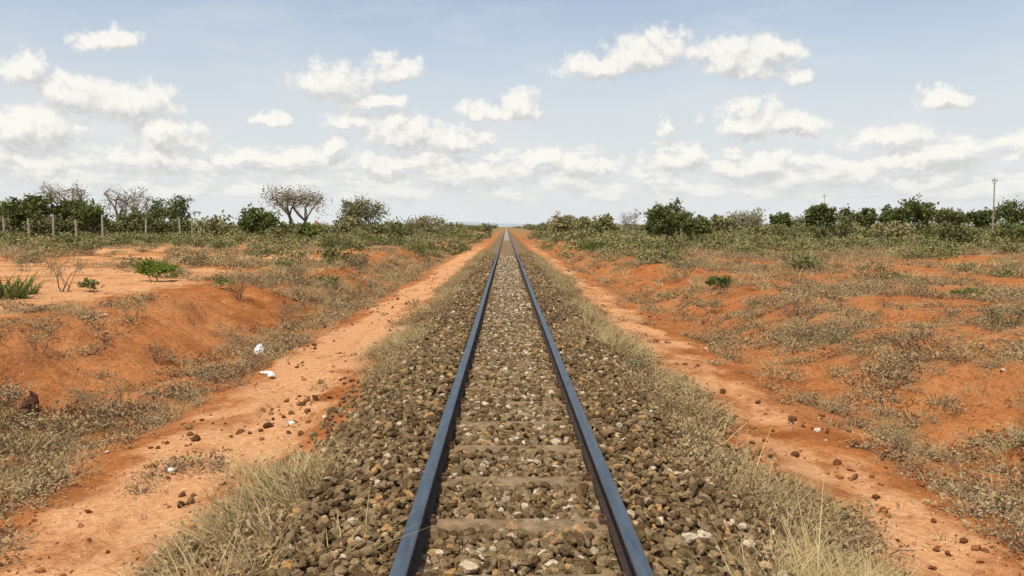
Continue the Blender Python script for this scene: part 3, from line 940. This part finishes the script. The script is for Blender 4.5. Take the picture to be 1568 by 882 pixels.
# ------------------------------------------------------------ near shrubs and plants
def small_bush(name, px, pybase, wpx, hpx, mat, nleaf, leaf, bark=None, **k):
    global sd0
    sd0 += 1
    x, y = place(px, pybase)
    W = wpx / F * y; H = hpx / F * y
    make_tree(name, x, y, H, W, nleaf=nleaf, leaf=leaf, mat=mat, bark=bark or M_bark, trunks=3, base=.03, flat=0, seed=sd0,
              trad=H * .018, clump=.06, **k)
small_bush('green_shrub', 238, 431, 62, 32, M_vivid, 1700, .04)
small_bush('dry_shrub', 100, 447, 80, 62, M_thin, 450, .02)
small_bush('green_shrub', 136, 447, 28, 20, M_green, 500, .03)
small_bush('dry_shrub', 300, 410, 46, 26, M_thin, 600, .03)
small_bush('dry_shrub', 368, 462, 56, 50, M_scrubdry, 800, .018)
small_bush('green_shrub', 345, 443, 40, 18, M_green, 400, .03)
small_bush('dry_shrub', 455, 431, 36, 28, M_scrubdry, 500, .018)
small_bush('dry_shrub', 550, 425, 50, 38, M_thin, 900, .03)
small_bush('green_shrub', 515, 392, 60, 32, M_farbush, 1200, .05)
small_bush('green_shrub', 637, 396, 44, 22, M_green, 700, .05)
small_bush('green_shrub', 435, 412, 36, 16, M_green, 500, .04)
small_bush('green_shrub', 1100, 443, 44, 20, M_green, 700, .035)
small_bush('dry_shrub', 1335, 428, 66, 30, M_scrubdry, 900, .035)
small_bush('green_shrub', 912, 388, 60, 16, M_green, 900, .06)
small_bush('green_shrub', 1200, 372, 70, 22, M_farbush, 1200, .07)
small_bush('green_shrub', 1480, 458, 50, 14, M_green, 600, .03)
small_bush('dry_shrub', 1085, 482, 60, 22, M_thin, 500, .025)
small_bush('dry_shrub', 240, 560, 40, 36, M_scrubdry, 250, .012)
small_bush('dry_shrub', 975, 575, 46, 30, M_thin, 500, .014)
for px, py, w_, h_, mt, nl, lf in ((120, 392, 60, 20, M_farbush, 900, .05), (40, 415, 70, 26, M_thin, 500, .03), (400, 398, 60, 18, M_farbush, 700, .05),
                                   (560, 452, 40, 24, M_thin, 400, .02), (185, 378, 40, 12, M_farbush, 500, .06),
                                   (1050, 420, 70, 20, M_thin, 800, .035), (1230, 415, 80, 22, M_thin, 900, .035), (1420, 405, 90, 20, M_farbush, 1000, .05),
                                   (1000, 400, 60, 16, M_farbush, 800, .05), (1150, 395, 70, 18, M_farbush, 900, .05), (1290, 540, 90, 36, M_thin, 900, .016),
                                   (1370, 690, 80, 40, M_thin, 700, .010), (1540, 500, 80, 34, M_thin, 900, .02), (1230, 520, 60, 26, M_scrubdry, 600, .016),
                                   (150, 640, 110, 60, M_thin, 900, .011), (330, 600, 70, 40, M_scrubdry, 700, .012), (60, 540, 60, 40, M_scrubdry, 500, .012),
                                   (450, 500, 60, 34, M_thin, 700, .016), (200, 490, 60, 28, M_scrubdry, 500, .016)):
    small_bush('dry_shrub' if mt is M_thin or mt is M_scrubdry else 'green_shrub', px, py, w_, h_, mt, nl, lf)

def succulent(name, px, py, s, seed):
    x, y = place(px, py)
    o = blades(name, M_green, 90, s, s * .6, 0.5, s * .10, seed, 3)
    sc.collection.objects.link(o)
    o.location = (x, y, ground_z(x, y))
succulent('aloe_plant', 12, 457, 0.62, 3)
succulent('aloe_plant', 40, 452, 0.38, 4)

def stump(px, py, h):
    x, y = place(px, py); m = MB(); r = random.Random(5)
    for k in range(4):
        a = 1.6 * k; q = .05
        p = [(math.cos(a) * q, math.sin(a) * q, -.05)]
        for i in range(1, 5):
            p.append((math.cos(a) * q + r.uniform(-.03, .03), math.sin(a) * q + r.uniform(-.03, .03), h * i / 4 * (1 - .16 * k)))
        m.tube(p, [.055, .05, .04, .032, .012], 6)
    m.obj('charred_stump', [mat_simple('charred_wood', (0.04, 0.02, 0.012), (0.15, 0.065, 0.035), 20)], loc=(x, y, ground_z(x, y)))
stump(45, 640, .28)

# ------------------------------------------------------------ fence, poles, signals
def build_fence():
    root = bpy.data.objects.new('wire_fence', None); sc.collection.objects.link(root)
    m = MB(); r = random.Random(9); tops = []
    for px, top, D in ((-40, 330, 78), (12, 332, 78), (50, 334, 77), (86, 328, 76), (122, 336, 77), (161, 329, 76), (226, 335, 78), (279, 333, 80), (297, 335, 82), (316, 334, 84), (345, 338, 92)):
        x = CAMX + (px - 775) / F * D; z = ground_z(x, D)
        H = CAMZ + (347 - top) / F * D - z
        l = r.uniform(-.12, .12)
        m.tube([(x, D, z - .3), (x + l * .5, D, z + H * .5), (x + l, D, z + H)], [.10, .09, .08], 6)
        tops.append((x + l, D, z, H))
    o = m.obj('posts', [M_post]); o.parent = root
    m = MB()
    for a, b in zip(tops[:-1], tops[1:]):
        for fz in (.3, .6, .88):
            p = [(a[0] + (b[0] - a[0]) * t, a[1] + (b[1] - a[1]) * t, (a[2] + a[3] * fz) * (1 - t) + (b[2] + b[3] * fz) * t - .05 * math.sin(3.14 * t)) for t in (0, .33, .66, 1)]
            m.tube(p, [.008] * 4, 3)
    o = m.obj('wires', [M_clip]); o.parent = root
build_fence()

def pole(name, px, top, D, arm=1.2, rad=.12):
    x = CAMX + (px - 775) / F * D; z = ground_z(x, D)
    H = CAMZ + (347 - top) / F * D - z
    m = MB()
    m.tube([(0, 0, -.4), (0.03, 0, H * .5), (0, 0, H)], [rad, rad * .85, rad * .65], 8)
    if arm:
        m.box((0, 0, H - .35), (arm, .09, .11))
        m.tube([(-.35, 0, H - .4), (0, 0, H - .95)], [.02, .02], 4)
        m.tube([(.35, 0, H - .4), (0, 0, H - .95)], [.02, .02], 4)
        for t in (-.45, 0, .45):
            m.tube([(t * arm, 0, H - .3), (t * arm, 0, H - .22), (t * arm, 0, H - .12)], [.02, .05, .03], 6)
    o = m.obj(name, [M_palebark], loc=(x, D, z)); return x, D, z + H
M_wire = M_palebark
a = pole('utility_pole', 1521, 273, 105, .7, .10)
b = pole('utility_pole', 1261, 298, 190, .7, .09)
c_ = (a[0] + (a[0] - b[0]) * .8, a[1] + (a[1] - b[1]) * .8, a[2])
m = MB()
for off in (-.3, .3):
    for (p, q) in ((c_, a), (a, b)):
        pts = [(p[0] + (q[0] - p[0]) * t + off, p[1] + (q[1] - p[1]) * t, p[2] + (q[2] - p[2]) * t - .15 - 1.2 * math.sin(math.pi * t)) for t in np.linspace(0, 1, 12)]
        m.tube(pts, [.004] * 12, 3)
m.obj('power_lines', [M_wire])

def signal(name, px, top, D, disc):
    x = CAMX + (px - 775) / F * D; z = ground_z(x, D)
    H = CAMZ + (347 - top) / F * D - z
    m = MB()
    m.tube([(0, 0, -.2), (0, 0, H * .75)], [.09, .07], 8)
    m.box((0, 0, H * .78), (.5 * disc, .14, H * .34), 0)
    m.tube([(0, -.14, H * .86), (0, -.05, H * .86)], [.13, .13], 10, 1)
    m.tube([(0, -.14, H * .70), (0, -.05, H * .70)], [.13, .13], 10, 1)
    m.box((0, 0, 0.05), (.6, .5, .3), 1)
    m.obj(name, [mat_simple(name + '_dark', (.03, .025, .02), (.06, .045, .035), 9), mat_simple(name + '_trim', (.2, .17, .14), (.3, .26, .2), 9)], loc=(x, D, z))
signal('railway_signal', 750, 343, 150, 1.1)
signal('trackside_marker', 691, 339, 105, .8)
signal('trackside_marker', 851, 348, 95, .7)

def mound(px, top, D, w):
    x = CAMX + (px - 775) / F * D; z = ground_z(x, D); H = CAMZ + (347 - top) / F * D - z
    m = MB(); r = random.Random(4); n = 14
    rings = [(0, 1.0), (.2, .95), (.45, .82), (.7, .66), (.88, .45), (1.0, .15)]
    vs = []; fs = []
    for i, (t, q) in enumerate(rings):
        for k in range(n):
            a = 6.283 * k / n; rr = w / 2 * q * r.uniform(.8, 1.2)
            vs.append((math.cos(a) * rr, math.sin(a) * rr, H * t - .1))
    for i in range(len(rings) - 1):
        for k in range(n): fs.append((i * n + k, i * n + (k + 1) % n, (i + 1) * n + (k + 1) % n, (i + 1) * n + k))
    fs.append(tuple((len(rings) - 1) * n + k for k in range(n)))
    m.add(vs, fs)
    m.obj('termite_mound', [mat_simple('mound_soil', (.24, .10, .045), (.36, .17, .08), 3)], True, loc=(x, D, z))
mound(486, 336, 88, 1.1)

def house(px, D, w, h, roofc):
    x = CAMX + (px - 775) / F * D; z = ground_z(x, D)
    root = bpy.data.objects.new('white_house', None); sc.collection.objects.link(root); root.location = (x, D, z)
    Mw = mat_simple('whitewash', (.62, .60, .55), (.75, .73, .68), 2)
    Mr = mat_simple('tin_roof', roofc, tuple(c * 1.3 for c in roofc), 2)
    Md = mat_simple('dark_opening', (.03, .03, .03), (.05, .05, .05), 2)
    m = MB(); m.box((0, 0, h / 2), (w, 4, h)); o = m.obj('walls', [Mw]); o.parent = root
    m = MB()
    m.add([(-w / 2 - .3, -2.4, h), (w / 2 + .3, -2.4, h), (w / 2 + .3, 2.4, h), (-w / 2 - .3, 2.4, h), (-w / 2 - .3, 0, h + .6), (w / 2 + .3, 0, h + .6)],
          [(0, 1, 5, 4), (2, 3, 4, 5), (0, 4, 3), (1, 2, 5), (3, 2, 1, 0)])
    o = m.obj('roof', [Mr]); o.parent = root; o.location.z = .01
    m = MB(); m.box((-w * .25, -2.0, 1.4), (.5, .1, .6)); m.box((w * .1, -2.0, .95), (.7, .1, 1.7)); m.box((w * .35, -2.0, 1.4), (.5, .1, .6))
    o = m.obj('windows_and_door', [Md]); o.parent = root
house(1436, 190, 2.2, 2.1, (.25, .22, .2))

# ------------------------------------------------------------ litter
M_plastic = mat_simple('white_plastic', (.70, .70, .68), (.82, .82, .80), 12, .45, 0, .3, .01, .4)
def bag(px, py, sx, sy, sz, seed, name='plastic_bag'):
    x, y = place(px, py)
    bm = bmesh.new(); bmesh.ops.create_icosphere(bm, subdivisions=4, radius=.5)
    from mathutils import noise as mn
    for v in bm.verts:
        p = v.co * 3.2 + Vector((seed * 7.1, 0, 0))
        d = mn.noise(p) * .26 + abs(mn.noise(p * 2.3)) * .22
        v.co *= (1 + d)
        if v.co.z > .2: v.co.x += (v.co.z - .2) * .5; v.co.y *= .75
        v.co = Vector((v.co.x * sx, v.co.y * sy, max(v.co.z, -.4) * sz))
    me = bpy.data.meshes.new(name); bm.to_mesh(me); bm.free(); me.materials.append(M_plastic)
    o = bpy.data.objects.new(name, me); sc.collection.objects.link(o)
    o.location = (x, y, ground_z(x, y) + .4 * sz + .03); o.rotation_euler = (0, 0, seed)
bag(397, 547, .16, .13, .22, 1)
bag(416, 581, .14, .10, .06, 2)
bag(447, 655, .06, .05, .04, 3, 'white_stone')
bag(262, 730, .05, .045, .04, 4, 'white_stone')
bag(1143, 390, .22, .2, .2, 5)
def bottle(px, py):
    x, y = place(px, py); m = MB()
    pts = [(-.12, 0), (-.118, .03), (-.03, .032), (.03, .03), (.07, .014), (.1, .012), (.102, .012), (.12, .012)]
    m.tube([(0, p, 0) for p, _ in pts], [q for _, q in pts], 12)
    o = m.obj('plastic_bottle', [M_plastic], True, loc=(x, y, ground_z(x, y) + .03)); o.rotation_euler = (0, 0, 1.2)
bottle(408, 574)

# ------------------------------------------------------------ far hills
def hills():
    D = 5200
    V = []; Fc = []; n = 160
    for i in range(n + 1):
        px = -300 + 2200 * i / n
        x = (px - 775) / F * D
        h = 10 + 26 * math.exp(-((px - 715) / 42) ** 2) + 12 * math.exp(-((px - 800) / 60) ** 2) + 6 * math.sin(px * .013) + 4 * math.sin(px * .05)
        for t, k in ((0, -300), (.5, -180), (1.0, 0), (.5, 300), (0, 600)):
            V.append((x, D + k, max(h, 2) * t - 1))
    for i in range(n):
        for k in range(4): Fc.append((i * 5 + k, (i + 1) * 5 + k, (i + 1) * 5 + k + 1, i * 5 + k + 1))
    mesh_np('distant_hills', V, Fc, mat_simple('hazy_hill', (.30, .34, .36), (.34, .38, .39), .01, 1, 0, 0), smooth=True)  # distance haze is put into the blue-grey base colour
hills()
print('done')
